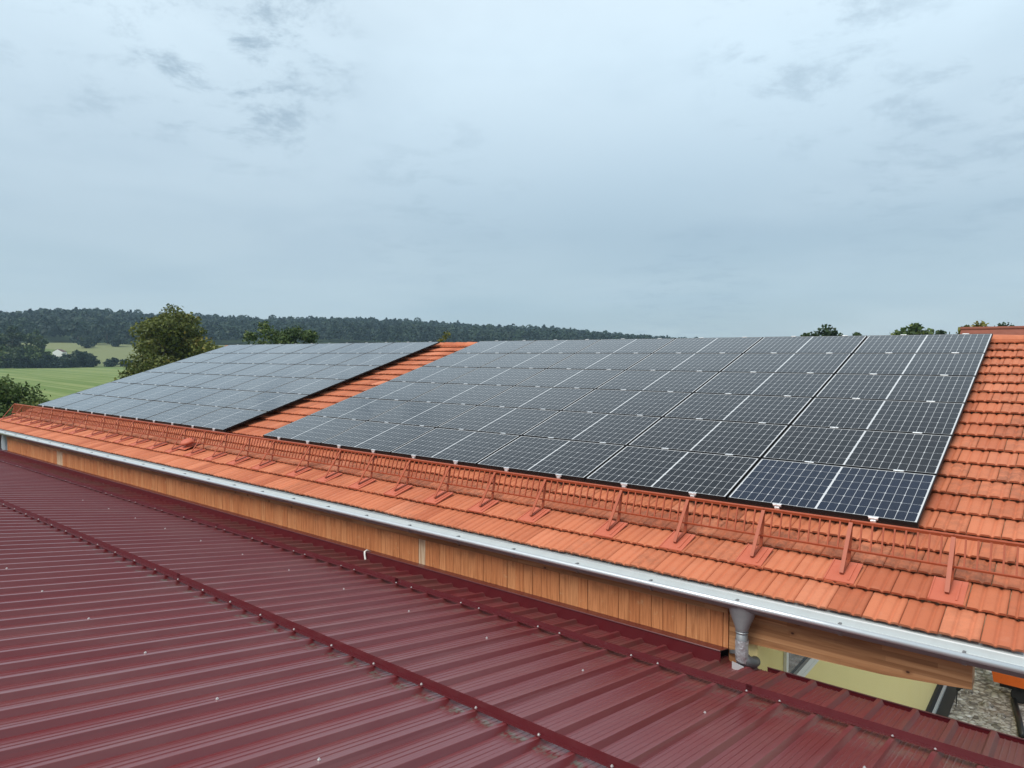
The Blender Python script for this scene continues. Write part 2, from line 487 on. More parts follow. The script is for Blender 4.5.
def ground_nodes(t, b):
    g = t.node('ShaderNodeTexCoord').outputs['Object']
    x, y, z = t.sep(g)
    rx = t.m('SUBTRACT', x, 11.75); ry = t.m('ADD', y, 7.09)
    r = t.m('SQRT', t.m('ADD', t.m('MULTIPLY', rx, rx), t.m('MULTIPLY', ry, ry)))
    n = t.noise(g, .05, 5, .6)
    n2 = t.noise(g, .9, 5, .7)
    # mown swaths of the near meadow
    s_ = t.m('ADD', t.m('MULTIPLY', x, .105), t.m('MULTIPLY', y, .994))
    sw = t.noise(t.comb(t.m('MULTIPLY', s_, .36), t.m('MULTIPLY', t.m('SUBTRACT', t.m('MULTIPLY', y, .105), t.m('MULTIPLY', x, .994)), .004), 0.0), 1.0, 3, .6)
    col = t.mix(n2, (.100, .155, .042), (.130, .180, .055))
    col = t.mix(t.m('MULTIPLY', t.step(sw, .45, .53), .9), col, (.190, .228, .086))
    col = t.mix(t.m('MULTIPLY', t.step(n, .5, .7), .4), col, (.085, .145, .035))
    vor = t.voro(t.scale(g, (1, 1, 0)), .011, 'F1', 'Color')
    far = t.ramp(t.sep(vor)[0], [(0, (.115, .15, .052)), (.4, (.165, .18, .085)), (.7, (.095, .135, .045)), (1, (.135, .155, .07))])
    col = t.mix(t.step(r, 398, 410), col, far)
    col = t.mix(t.step(r, 590, 640), col, (.035, .055, .02))
    t.l.new(col, b.inputs['Base Color'])
M_ground = mat('meadow_grass', rough=.9, spec=.1, build=ground_nodes)

def gravel_nodes(t, b):
    o = t.obj()
    o2 = t.vm('ADD', o, t.vm('MULTIPLY', t.node('ShaderNodeTexNoise').outputs[1], (.02, .02, 0)))
    vc = t.voro(o2, 9, 'F1', 'Color'); vd = t.voro(o2, 9)
    vc2 = t.voro(o, 22, 'F1', 'Color'); vd2 = t.voro(o, 22)
    a = t.sep(vc)[0]; a2 = t.sep(vc2)[1]
    col = t.ramp(a, [(0, (.22, .20, .18)), (.3, (.46, .43, .39)), (.6, (.62, .60, .56)), (.85, (.74, .73, .70)), (1, (.85, .84, .83))])
    colb = t.ramp(a2, [(0, (.22, .195, .165)), (.5, (.42, .39, .35)), (1, (.62, .60, .56))])
    big = t.step(t.sep(vc)[2], .35, .45)
    col = t.mix(big, colb, col)
    gap = t.m('MULTIPLY', t.step(vd, .40, .62), big)
    col = t.mix(t.m('MULTIPLY', gap, .6), col, (.07, .06, .05))
    n = t.noise(o, .55, 5, .65)
    col = t.mix(t.m('MULTIPLY', t.step(n, .5, .66), .6), col, (.16, .10, .06))
    n4 = t.noise(t.vm('ADD', o, (7, 3, 0)), .9, 5, .65)
    col = t.mix(t.m('MULTIPLY', t.step(n4, .56, .70), .6), col, (.11, .13, .07))
    t.l.new(col, b.inputs['Base Color'])
    bump(t, b, t.m('ADD', t.m('MULTIPLY', vd, -1.0), t.m('MULTIPLY', vd2, -.4)), .9, .04)
M_gravel = mat('crushed_gravel', rough=.9, spec=.2, build=gravel_nodes)
M_orange = mat('orange_paint', (.72, .13, .015), rough=.42, spec=.5, build=lambda t, b: (
    t.l.new(t.mix(t.step(t.noise(t.obj(), 6, 5, .7), .52, .72), (.74, .135, .014), (.55, .10, .02)), b.inputs['Base Color'])))
M_tyre = mat('black_rubber', (.02, .02, .02), rough=.8)
M_pipe = mat('black_plastic_pipe', (.015, .016, .017), rough=.45)
M_cable = mat('grey_white_conduit', (.62, .60, .57), rough=.5)
M_wallwhite = mat('white_house_render', (.80, .80, .77), rough=.9)
M_roofdark = mat('dark_far_roof', (.10, .05, .04), rough=.85)

# ------------------------------------------------------------------ terrain
GZ = -5.4
SKY = np.array([(-110, .040), (-85, .046), (-75.3, .0480), (-72.0, .0530), (-69.6, .0540), (-66.5, .0483), (-63.2, .0484), (-59.0, .0472),
                (-53.8, .0485), (-46.7, .0455), (-41.9, .0402), (-36.6, .0373), (-32.1, .0328), (-27.0, .0278), (-24.3, .0252),
                (-19.8, .0232), (-16, .021), (-12, .012), (0, .002), (60, .0), (180, .0)])
def elev(az):
    return np.interp(az, SKY[:, 0], SKY[:, 1])
def terrain(X, Y):
    dx_ = X - CAM.x; dy_ = Y - CAM.y
    r = np.hypot(dx_, dy_)
    az = np.degrees(np.arctan2(dx_, dy_))
    e = elev(az)
    k = np.clip(e / .047, 0, 1.15)
    z = GZ + k * 13.5 * smoothstep(385, 620, r)
    crest = np.maximum(1.5 + e * 1000 - 17, z)
    z = z + (crest - z) * smoothstep(600, 1010, r)
    bumpy = 1.6 * np.sin(X * .021 + 1.3) * np.sin(Y * .017 + .4) * smoothstep(420, 640, r) * k
    return z + bumpy
radii = np.concatenate([[0.5, 6, 14, 26, 45, 75, 120, 180, 260, 340], np.arange(385, 640, 15), np.arange(650, 1060, 25), [1150, 1400, 1900, 2800, 4200, 6500]])
azs = np.linspace(-180, 180, 361)[:-1]
RR, AA = np.meshgrid(radii, np.radians(azs), indexing='ij')
X = CAM.x + RR * np.sin(AA); Y = CAM.y + RR * np.cos(AA)
Z = terrain(X, Y)
V = np.stack([X, Y, Z], -1).reshape(-1, 3)
na = len(azs); F = []
for i in range(len(radii) - 1):
    a = i * na + np.arange(na); b_ = i * na + (np.arange(na) + 1) % na
    F.append(np.stack([a, a + na, b_ + na, b_], -1))
F = np.concatenate(F)[:, ::-1]
V = np.vstack([V, [[CAM.x, CAM.y, GZ]]])
g = obj('ground', mesh_np('ground', V, np.ascontiguousarray(F), M_ground, smooth=True))
tag(g, 'rolling green meadows and mown field around the buildings', 'ground', kind='structure')
mb = MB(); mb.box(9.7, 22, -2.6, 24, GZ - .2, GZ + .02)
g = mb.build('gravel_yard', M_gravel)
tag(g, 'grey crushed gravel yard below the tiled roof overhang', 'gravel yard', kind='structure')

# ------------------------------------------------------------------ tile-roofed house
S = R(16.752)
cS, sS = math.cos(S), math.sin(S)
TO = -.13                                   # tile surface below the module surface
def roofpt(x, v, h=0.0):                    # h above the tile surface
    return (x, v * cS - (h + TO) * sS, v * sS + (h + TO) * cS)
XL, XR = -12.55, 11.52
V0, GAUGE, TP = -1.35, .381, .2545
house = thing('tiled_house', (0, 0, 0), 'long house with orange terracotta tiled roof above orange wooden board wall', 'house')

prof = [(0.0, -.016), (.012, -.003), (.035, 0.002), (.26, .001), (.30, -.004), (.33, -.014), (.37, -.014), (.405, -.003), (.44, .002), (.66, .002), (.695, -.003), (.73, -.014), (.77, -.014), (.80, -.004), (.84, .001), (.965, .002), (.985, -.016)]
VV = []; FF = []; TT = []; DD = []; SM = []
npf = len(prof)
xcut0, xcut1 = XL, XR
for k in range(21):
    v0 = V0 + GAUGE * k
    L = GAUGE + .035 if k < 20 else .20
    off = 10.72 - TP * 95 + (.5 * TP if k % 2 else 0)
    for j in range(-1, 102):
        x0 = off + j * TP
        xa, xb = max(x0, xcut0), min(x0 + TP, xcut1)
        if xb - xa < .06: continue
        sc_ = (xb - xa) / TP
        dv = random.gauss(0, .0025); dh = random.gauss(0, .0018); sk_ = random.gauss(0, .0016)
        tint = min(1, max(0, random.gauss(.46, .20)))
        dirt_shade = max(0, random.gauss(.18, .26)) if k > 1 else max(0, random.gauss(.05, .16))
        if k == 2: dirt_shade += .40
        base = len(VV)
        for row in range(3):
            f = (0, .5, 1)[row]
            for (u, h) in prof:
                edge = -.004 if row == 0 else 0
                hh = .013 + dh + h + edge - f * .046 + (.0012 if row == 1 else 0)
                VV.append(roofpt(xa + u * (xb - xa) , v0 + dv + sk_ * (u - .5) + L * f, hh))
                TT.append(tint); DD.append(dirt_shade if row < 2 else dirt_shade * .6 + .25)
        for row in range(2):
            for i in range(npf - 1):
                a = base + row * npf + i
                FF.append((a, a + 1, a + npf + 1, a + npf)); SM.append(True)
        nb = len(VV)
        for (u, h) in prof:                     # nose of the tile
            VV.append(roofpt(xa + u * (xb - xa), v0 + dv + sk_ * (u - .5), .009 + dh + h)); TT.append(tint); DD.append(dirt_shade)
        for (u, h) in prof:
            VV.append(roofpt(xa + u * (xb - xa), v0 + dv + sk_ * (u - .5) + .003, -.012 + dh + h * .55)); TT.append(tint); DD.append(min(1, dirt_shade + .8))  # gap shadow painted onto the lower nose edge
        for i in range(npf - 1):
            FF.append((nb + npf + i, nb + npf + i + 1, nb + i + 1, nb + i)); SM.append(False)
me = mesh_np('roof', VV, FF, M_tile, {'tint': TT, 'dirt_shade': DD})
me.polygons.foreach_set('use_smooth', np.array(SM))
roof = obj('roof', me, house)

# timber deck under the tiles, back slope
RV = 6.45
YR = RV * cS - TO * sS * 0
mb = MB()
ye, ze = roofpt(0, V0 + .05, -.05)[1:]
yr, zr = roofpt(0, RV, -.05)[1:]
ye2, ze2 = roofpt(0, V0 + .05, -.13)[1:]
yr2, zr2 = roofpt(0, RV, -.13)[1:]
mb.prism_x([(ye, ze), (ye2, ze2), (yr2, zr2), (2 * yr2 - ye2, ze2), (2 * yr2 - ye2, ze), (yr, zr)], XL + .02, XR - .02)
mb.build('roof_deck', M_deck, roof)
# ridge cap tiles
mb = MB()
x = XL
while x < XR - .05:
    x1 = min(x + .40, XR)
    mb.tint = min(1, max(0, random.gauss(.5, .22)))
    py_, pz_ = roofpt(0, RV, .0)[1:]
    ring = [(math.cos(a) * .125, math.sin(a) * .095 - .035) for a in np.linspace(-.15, math.pi + .15, 9)]
    Vr = []
    for q, (xx, sc_) in enumerate(((x - .03, 1.08), (x1, .96))):
        Vr += [(xx, py_ + a * sc_, pz_ + b * sc_ + .008 * (1 - q)) for a, b in ring]
    mb.add(Vr, [(i, i + 1, 10 + i, 9 + i) for i in range(8)] + [tuple(range(9))])
    x = x1
mr = mb.mesh('ridge_cap', M_tile, smooth=False)
a = mr.attributes.new('dirt_shade', 'FLOAT', 'POINT'); a.data.foreach_set('value', np.full(len(mr.vertices), .25, dtype=np.float32))
obj('ridge_cap', mr, roof)
# vent tile with a hood
mb = MB(); mb.tint = .85
c_ = Vector(roofpt(-1.66, -.60, .015))
ex = Vector((1, 0, 0)); ev = Vector((0, cS, sS)); en = Vector((0, -sS, cS))
def rl(x, v, h): return c_ + ex * x + ev * v + en * h
prof_v = [(.095, 0), (.085, .03), (.075, .075)]
Vr = []; Fr = []
for q, (rad, h) in enumerate(prof_v):
    Vr += [rl(math.cos(a) * rad, math.sin(a) * rad * 1.1, h) for a in np.linspace(0, 2 * math.pi, 14, endpoint=False)]
for q in range(2):
    Fr += [(q * 14 + i, q * 14 + (i + 1) % 14, (q + 1) * 14 + (i + 1) % 14, (q + 1) * 14 + i) for i in range(14)]
mb.add(Vr, Fr)
Vr = []; Fr = []
for q, (rad, h) in enumerate([(.10, .075), (.145, .085), (.15, .105), (.11, .14), (.03, .155)]):
    Vr += [rl(math.cos(a) * rad, math.sin(a) * rad * 1.05 - .02, h) for a in np.linspace(0, 2 * math.pi, 14, endpoint=False)]
for q in range(4):
    Fr += [(q * 14 + i, q * 14 + (i + 1) % 14, (q + 1) * 14 + (i + 1) % 14, (q + 1) * 14 + i) for i in range(14)]
Fr.append(tuple(range(56, 70))); Fr.append(tuple(range(13, -1, -1)))
mb.add(Vr, Fr)
mb.add([rl(-.17, -.20, .012), rl(.15, -.20, .012), rl(.13, .16, .006), rl(-.15, .16, .006), rl(-.13, -.14, .018), rl(.11, -.14, .018), rl(.10, .1, .018), rl(-.12, .1, .018)],
       [(0, 1, 5, 4), (1, 2, 6, 5), (2, 3, 7, 6), (3, 0, 4, 7), (4, 5, 6, 7)])
mv = mb.mesh('vent_tile', M_plate, True)
obj('vent_tile', mv, roof)

# board wall under the eave
XW0, XW1, YW = -10.44, 9.385, -1.2
mb = MB()
x = XW0; i = 0
while x < XW1 - .02:
    wd = random.choice([.115, .118, .12])
    x1 = min(x + wd, XW1)
    tn = random.random() * .97
    if -6.84 < x < -6.50: tn = 1.0
    if 5.48 < x + .06 < 5.60: tn = 1.0
    mb.tint = tn
    dz_ = random.gauss(0, .003)
    mb.box(x + (.0055 if i % 3 == 0 else .0012), x1 - .0010, YW + random.uniform(0, .0025), YW + .03, -1.09 + dz_, -.71)
    x = x1; i += 1
mb.build('board_wall', M_siding, house)
mb = MB(); mb.tint = .12
mb.box(XW0, XW1, YW - .014, YW - .001, -.765, -.70)
mb.build('board_trim', M_beam, house)
mb = MB(); mb.box(XW0 - .02, XW1 - .01, YW + .032, YW + .05, -1.3, -.66); mb.build('wall_membrane', M_plinth, house)
mb = MB(); mb.box(-12.12, XW0 - .022, YW + .02, YW + .065, -2.2, -.60); mb.build('end_board', M_greyboard, house)
# timber post at the end of the board wall, and the projecting eave purlin
mb = MB(); mb.box(9.388, 9.46, YW + .01, YW + .10, -1.35, -.70, .004); mb.build('post', M_beam, house)
mb = MB()
bpts = [(9.462, -.995), (9.63, -.983), (10.33, -.962), (10.62, -.952), (10.99, -.915), (11.185, -.892), (11.185, -.60), (9.462, -.60)]
mb.add([(x, y, z) for y in (-1.2, -1.06) for x, z in bpts],
       [tuple(range(8)), tuple(range(15, 7, -1))] + [(i, i + 8, (i + 1) % 8 + 8, (i + 1) % 8) for i in range(8)])
mb.build('purlin', M_beam, house)
for v_ in (2.2, 5.9):
    y_, z_ = roofpt(0, v_, -.135)[1:]
    mb = MB(); mb.box(9.6, 11.2, y_ - .07, y_ + .07, z_ - .24, z_ - .02)
    mb.build('inner_purlin', M_beam, house)

# body of the house, yellow gable wall with window
HX0, HX1 = -12.1, 9.62
zt = lambda y: roofpt(0, (y) / cS, -.15)[2]
yb = 2 * yr2 - (-1.13)
mb = MB()
mb.prism_x([(-1.13, GZ - .3), (yb, GZ - .3), (yb, -.66), (yr2, zr2 - .03), (-1.13, -.66)], HX0, HX1)
wl = mb.build('wall', M_yellow, house)
mb = MB(); mb.box(HX1 + .002, HX1 + .05, -1.1, yb, GZ, GZ + .26); mb.build('plinth', M_plinth, house)
mb = MB(); mb.box(HX1 + .06, HX1 + .10, -1.1, yb, GZ, GZ + .10); mb.build('edging', M_white, house)
mb = MB(); mb.box(HX1 + .11, HX1 + .30, -1.1, yb, GZ, GZ + .045); mb.build('drain_strip', M_plinth, house)
win = MB()
wy0, wy1, wz0, wz1 = -.44, .90, -1.66, -.50
win.box(HX1 + .002, HX1 + .03, wy0, wy0 + .06, wz0, wz1)
win.box(HX1 + .002, HX1 + .05, wy1 - .075, wy1, wz0, wz1)
win.box(HX1 + .002, HX1 + .05, wy0 + .075, wy1 - .075, wz1 - .07, wz1)
win.box(HX1 + .002, HX1 + .05, wy0 + .075, wy1 - .075, wz0, wz0 + .07)
wo = win.build('window', M_white, house)
mb = MB(); mb.box(HX1 + .003, HX1 + .02, wy0 + .076, wy1 - .076, wz0 + .071, wz1 - .071); mb.build('pane', M_glass, wo)
mb = MB(); mb.box(HX1 + .002, HX1 + .05, wy0 - .04, wy1 + .04, wz0 - .05, wz0 - .003); mb.build('sill', M_white, wo)

# gutter
GY, GZ0, GR = -1.335, -.572, .074
XG0, XG1 = -10.95, 12.1
XG1 = XR + .12
def gz(x): return GZ0 - .0012 * (x - 0)
mb = MB()
segs = np.linspace(XG0, XG1, 9)
arc = np.linspace(math.pi, 2 * math.pi, 12)
outer = [(GY + math.cos(a) * GR, math.sin(a) * GR * 1.12) for a in arc]
inner = [(GY + math.cos(a) * (GR - .004), math.sin(a) * (GR - .004) * 1.12) for a in arc[::-1]]
# the half round: the front lip (towards -Y) is arc start, the back climbs to the drip sheet
pr = outer + [(GY + GR, .035), (GY + GR - .004, .035)] + inner
n = len(pr); Vr = []
for x in segs: Vr += [(x, y, gz(x) + z) for y, z in pr]
Fr = []
for q in range(len(segs) - 1):
    Fr += [(q * n + i, q * n + (i + 1) % n, (q + 1) * n + (i + 1) % n, (q + 1) * n + i) for i in range(n)]
mb.add(Vr, [f[::-1] for f in Fr])
mb.add([(XG1 - .001, y, gz(XG1) + z) for y, z in outer], [tuple(range(12))])
mb.add([(XG0 + .001, y, gz(XG0) + z) for y, z in outer], [tuple(range(12))])
gut = mb.build('gutter', M_zincdull, house, smooth=False)
gut.data.polygons.foreach_set('use_smooth', np.array([len(p.vertices) == 4 for p in gut.data.polygons]))
mb = MB()
mb.tube([(x, GY - GR - .004, gz(x) - .002) for x in segs], .024, 14)
mb.build('bead', M_zinc, gut, smooth=True)
mb = MB()
prd = [(-1.19, -.546), (-1.27, -.560), (-1.372, -.572), (-1.376, -.582), (-1.372, -.577), (-1.27, -.565), (-1.19, -.551)]
mb.prism_x(prd, XG0 + .1, XR)
mb.build('drip_sheet', M_drip, gut)
mb = MB()
pb = [(GY - GR + .012, .010), (GY - GR + .010, .022), (GY - GR + .055, .020), (GY - GR + .055, .010)]
mb.prism_x(pb, -.010, .010)
pr_ = [(GY + math.cos(a) * (GR + .005), math.sin(a) * (GR + .005) * 1.12) for a in arc] + [(GY + math.cos(a) * (GR + .001), math.sin(a) * (GR + .001) * 1.12) for a in arc[::-1]]
mb.prism_x(pr_, -.013, .013)
bk = mb.mesh('gutter_bracket', M_zincdull)
x = 11.15
while x > XG0 + .1:
    obj('gutter_bracket', bk, gut, (x, 0, gz(x)))
    x -= .81
def downpipe(xc, label=None):
    z0 = gz(xc) - GR * 1.12
    mb = MB()
    seg = 20
    # funnel: wide along the gutter, narrowing to the pipe
    rows = [(.125, .070, z0 + .055), (.12, .066, z0 + .015), (.105, .062, z0 - .03), (.062, .056, z0 - .13), (.056, .056, z0 - .15), (.054, .054, z0 - .155)]
    Vr = []; Fr = []
    for a, b, z in rows:
        Vr += [(xc + math.cos(q) * a, GY + math.sin(q) * b, z) for q in np.linspace(0, 2 * math.pi, seg, endpoint=False)]
    for q in range(len(rows) - 1):
        Fr += [(q * seg + i, (q + 1) * seg + i, (q + 1) * seg + (i + 1) % seg, q * seg + (i + 1) % seg) for i in range(seg)]
    mb.add(Vr, Fr)
    dp = mb.build('downpipe', M_zincdull, house, smooth=True)
    mb = MB()
    zb = z0 - .14
    mb.tube([(xc, GY, zb + .02), (xc, GY, zb - .16), (xc, GY, zb - .24), (xc - .005, GY + .03, zb - .31), (xc - .01, GY + .10, zb - .36), (xc - .01, GY + .16, zb - .40), (xc - .01, GY + .19, zb - .46), (xc - .01, GY + .19, zb - .7), (xc - .01, GY + .19, GZ + .1)], .049, 16)
    mb.build('pipe', M_zincdull, dp, smooth=True)
    mb = MB()
    for zz_ in (zb - .02, zb - .04): mb.tube([(xc, GY, zz_ + .008), (xc, GY, zz_ - .004)], .054, 16)
    mb.build('collar', M_zincdull, dp, smooth=True)
    return dp, zb
dp, zb = downpipe(9.56)
# crinkled foil wrap round the elbow and a torn flap below it
mb = MB()
seg = 18; rowsz = np.linspace(zb - .10, zb - .30, 10); Vr = []; Fr = []
for q, z in enumerate(rowsz):
    for a in np.linspace(0, 2 * math.pi, seg, endpoint=False):
        rr = .053 + random.uniform(0, .0035)
        Vr.append((9.56 + math.cos(a) * rr, GY + math.sin(a) * rr + max(0, (zb - .24 - z)) * .4, z + random.uniform(-.006, .006)))
for q in range(9):
    Fr += [(q * seg + i, (q + 1) * seg + i, (q + 1) * seg + (i + 1) % seg, q * seg + (i + 1) % seg) for i in range(seg)]
mb.add(Vr, Fr)
mb.build('foil_wrap', M_foil, dp)
mb = MB()
mb.tube([(9.565, GY + .02, zb - .25), (9.595, GY + .03, zb - .29), (9.62, GY + .08, zb - .32), (9.62, GY + .16, zb - .33)], [.046, .05, .05, .045], 14)
mb.build('elbow', M_zincdark, dp, smooth=True)
mb = MB()
mb.add([(9.50, GY - .06, zb - .29), (9.60, GY - .06, zb - .31), (9.615, GY - .07, zb - .41), (9.55, GY - .075, zb - .39), (9.505, GY - .07, zb - .42),
        (9.50, GY - .05, zb - .29), (9.60, GY - .05, zb - .31), (9.615, GY - .06, zb - .41), (9.55, GY - .065, zb - .39), (9.505, GY - .06, zb - .42)],
       [(0, 1, 2, 3, 4), (9, 8, 7, 6, 5), (0, 5, 6, 1), (1, 6, 7, 2), (2, 7, 8, 3), (3, 8, 9, 4), (4, 9, 5, 0)])
mb.build('foil_flap', M_zinc, dp)
mb = MB(); mb.bar((9.40, -1.19, zb - .30), (9.52, GY, zb - .22), .012, .03); mb.build('strap', M_zincdull, dp)
downpipe(-10.62)

# ------------------------------------------------------------------ snow guard on the tiles
guard = thing('snow_guard', roofpt(0, -.6, 0), 'long brick red snow guard fence with slanted struts along the tiled eave', 'snow guard')
GL = Vector(roofpt(0, -.6, 0))
PX = [-12.30, -11.52, -10.76, -9.97, -9.2, -8.43, -7.63, -6.84, -5.83, -5.04, -4.27, -3.49, -2.68, -1.91, -1.13, -.35, .43, 1.20, 2.22, 3.0, 3.78, 4.55, 5.32, 6.10, 6.88, 7.90, 8.67, 9.435, 10.20, 10.965]
PX.append(11.72)
def gl(x, v, h): return Vector(roofpt(x, v, h)) - GL
GH, VT, VB = .312, -.47, -.61
mbr = MB()
vg = -.615
mbr.bar(gl(0, VB - .03, -.01), gl(0, VT, GH), .030, .010, up=(0, 1, .3))
mbr.bar(gl(0, -.865, .035), gl(0, VT - .012, GH - .003), .032, .009, up=(0, 1, 1))
mbr.bar(gl(0, -.86, .025), gl(0, VB - .02, .022), .03, .006, up=(0, -sS, cS))
me_br = mbr.mesh('bracket', M_guard)
mbp = MB(); mbp.tint = .5
pv = [(-.118, -.968, .0175), (.118, -.968, .0175), (.118, -.63, .009), (-.118, -.63, .009)]
mbp.add([gl(*q) for q in pv] + [gl(a, b, c - .012) for a, b, c in pv], [(0, 1, 2, 3), (0, 4, 5, 1), (1, 5, 6, 2), (2, 6, 7, 3), (3, 7, 4, 0)])
mbp.bar(gl(-.112, -.965, .019), gl(-.112, -.63, .011), .010, .008, up=(0, -sS, cS))
mbp.bar(gl(.07, -.93, .019), gl(.07, -.64, .011), .014, .008, up=(0, -sS, cS))
me_pl = mbp.mesh('base_plate', M_plate)
grids = {}
for i, x in enumerate(PX):
    br = obj('bracket', me_br, guard, (x, 0, 0))
    if i < len(PX) - 1 or x < 11.5:
        obj('base_plate', me_pl, br)
    if i < len(PX) - 1:
        wd = round(PX[i + 1] - x, 2)
        if wd not in grids:
            mg = MB()
            mg.bar(gl(0, VT + .006, GH), gl(wd, VT + .006, GH), .024, .026, up=(0, -sS, cS))
            mg.bar(gl(0, VB + .006, .112), gl(wd, VB + .006, .112), .015, .016, up=(0, -sS, cS))
            nb_ = round(wd / .0845)
            for q in range(1, nb_):
                xx = wd * q / nb_
                mg.bar(gl(xx, VB + .006, .112), gl(xx, VT, GH - .008), .0125, .013, up=(1, 0, 0))
            grids[wd] = mg.mesh('grille', M_guard)
        obj('grille', grids[wd], guard, (x, 0, 0))

# ------------------------------------------------------------------ solar modules
MWD, MHT, MTH = 1.755, 1.032, .035
PU, PVV = 1.775, 1.0535
ROT = (S, 0, 0)
def make_module(cell):
    mb = MB()
    x, y, fw_ = MWD / 2, MHT / 2, .010
    mb.box(-x, x, -y, -y + fw_, -MTH, 0); mb.box(-x, x, y - fw_, y, -MTH, 0)
    mb.box(-x, -x + fw_, -y + fw_, y - fw_, -MTH, 0); mb.box(x - fw_, x, -y + fw_, y - fw_, -MTH, 0)
    fr = mb.mesh('frame', M_black)
    mb = MB()
    mb.box(-x + fw_, x - fw_, -y + fw_, y - fw_, -.012, -.0025)
    return fr, mb.mesh('glass', cell)
me_fr, me_gl = make_module(M_cell)
me_gb = me_gl.copy(); me_gb.materials.clear(); me_gb.materials.append(M_cellblue)
mb = MB()
mb.box(-.048, .048, -.020, .006, .0006, .0065, .0015)
mb.box(-.024, .024, -.0075, -.0005, -.03, .0005)
me_clm = mb.mesh('clamp', M_clamp)
mb = MB()                                       # end clamp with the cut end of its rail
mb.box(-.045, .045, -.016, .010, .0006, .0065, .0015)
mb.box(-.040, .040, -.018, -.0015, -.020, .0004, .0015)
mb.box(-.024, .024, -.030, -.0015, -.058, -.0205, .002)
me_cle = mb.mesh('clamp', M_clamp)
rows_w = ['lowest', 'second lowest', 'third lowest', 'third highest', 'second highest', 'topmost']
cols_w = ['leftmost', 'second from the left', 'third from the left', 'third from the right', 'second from the right', 'rightmost']
def array(x_left, which, group, side):
    for r_ in range(6):
        for c in range(6):
            xc = x_left + MWD / 2 + c * PU
            vc = MHT / 2 + r_ * PVV
            base = Vector((xc, vc * cS, vc * sS))
            lab = '%s solar panel in the %s row of the %s panel array' % (cols_w[c], rows_w[r_], which)
            th = thing('solar_panel', base, lab, 'solar panel', group, ROT)
            j = (random.gauss(0, .0009), random.gauss(0, .0009))
            th.rotation_euler = (S + j[0], j[1], 0)
            obj('frame', me_fr, th)
            blue = side == 'r' and ((r_ == 0 and c == 5))
            obj('glass', me_gb if blue else me_gl, th)
            for sx in (-.385, .60 - .02):
                me_c = me_cle if r_ == 0 else me_clm
                obj('clamp', me_c, th, (sx * .9 + random.uniform(-.02, .02), -MHT / 2, 0))
            if r_ == 5:
                for sx in (-.385, .58):
                    obj('clamp', me_cle, th, (sx * .9, MHT / 2, 0), (0, 0, math.pi))
array(0.0, 'right', 'modules of the right array', 'r')
array(-1.44 - (6 * PU - .02), 'left', 'modules of the left array', 'l')
# black rails up the slope carrying the modules
for xl, which in ((0.0, 'right'), (-1.44 - (6 * PU - .02), 'left')):
    for c in range(6):
        for q, sx in enumerate((-.385 * .9, .58 * .9)):
            mb = MB()
            xx = xl + MWD / 2 + c * PU + sx
            mb.box(-.02, .02, -.012, 6.34, -.121, -.081)
            rl_ = mb.build('mounting_rail', M_rail)
            rl_.location = (xx, 0, 0); rl_.rotation_euler = ROT
            tag(rl_, 'black rail running up the roof beneath the %s solar array' % which, 'mounting rail', 'rails under the %s array' % which)

for xl, which in ((0.0, 'right'), (-1.44 - (6 * PU - .02), 'left')):
    mb = MB(); mb.box(0, 6 * PU - .02, .004, .044, -.080, -.037)  # added strip that blackens the shaded gap below the panel edge
    rl_ = mb.build('gap_shade_strip', M_rail)
    rl_.location = (xl, 0, 0); rl_.rotation_euler = ROT
    tag(rl_, 'added black strip deepening the shade under the lower edge of the %s solar array' % which, 'mounting rail', 'added shade strips under the arrays')

# ------------------------------------------------------------------ red metal-roofed building
Dl = R(9.508)
cD, sD = math.cos(Dl), math.sin(Dl)
ZR = -1.19
red = thing('metal_roofed_building', (9, -7, GZ), 'low building with wine red ribbed sheet metal roof in the foreground', 'building')
red.location = (0, 0, 0)
def redpt(x, wv, h=0.0):                    # wv: distance up the slope from the eave
    return (x, -1.2 - wv * cD + h * sD, ZR + wv * sD + h * cD)
RPX, LAP = .2443, 7.90
XM0, XM1, WM = -11.0, 15.5, 8.2
RH = .036
prof = []
i0 = int(math.floor((XM0 - LAP) / RPX)); i1 = int(math.ceil((XM1 - LAP) / RPX))
for i in range(i0, i1 + 1):
    xc = LAP + i * RPX
    lap = i % 4 == 0
    prof += [(xc - .036, 0), (xc - .0155, RH - .001), (xc - .012, RH), (xc + .012, RH), (xc + .0155, RH - .001)]
    if lap: prof += [(xc + .0215, RH * .66), (xc + .0245, RH * .50), (xc + .036, .0008), (xc + .043, .0022), (xc + .045, 0)]
    else: prof += [(xc + .036, 0)]
    for q in range(4):                      # fine lines rolled into the flat
        xf = xc + .036 + (RPX - .072) * (q + .75) / 4.5
        prof += [(xf - .0065, 0), (xf - .002, .004), (xf + .002, .004), (xf + .0065, 0)]
prof = sorted([(min(max(x, XM0), XM1), h) for x, h in prof])
ws = [-.02, .0, .8, 1.6, 2.4, 3.2, 4.2, 5.4, 6.8, WM]
VV = [redpt(x, w_, h) for w_ in ws for x, h in prof]
n = len(prof); FF = []
for q in range(len(ws) - 1):
    FF += [(q * n + i, q * n + i + 1, (q + 1) * n + i + 1, (q + 1) * n + i) for i in range(n - 1)]
FF = [f[::-1] for f in FF]
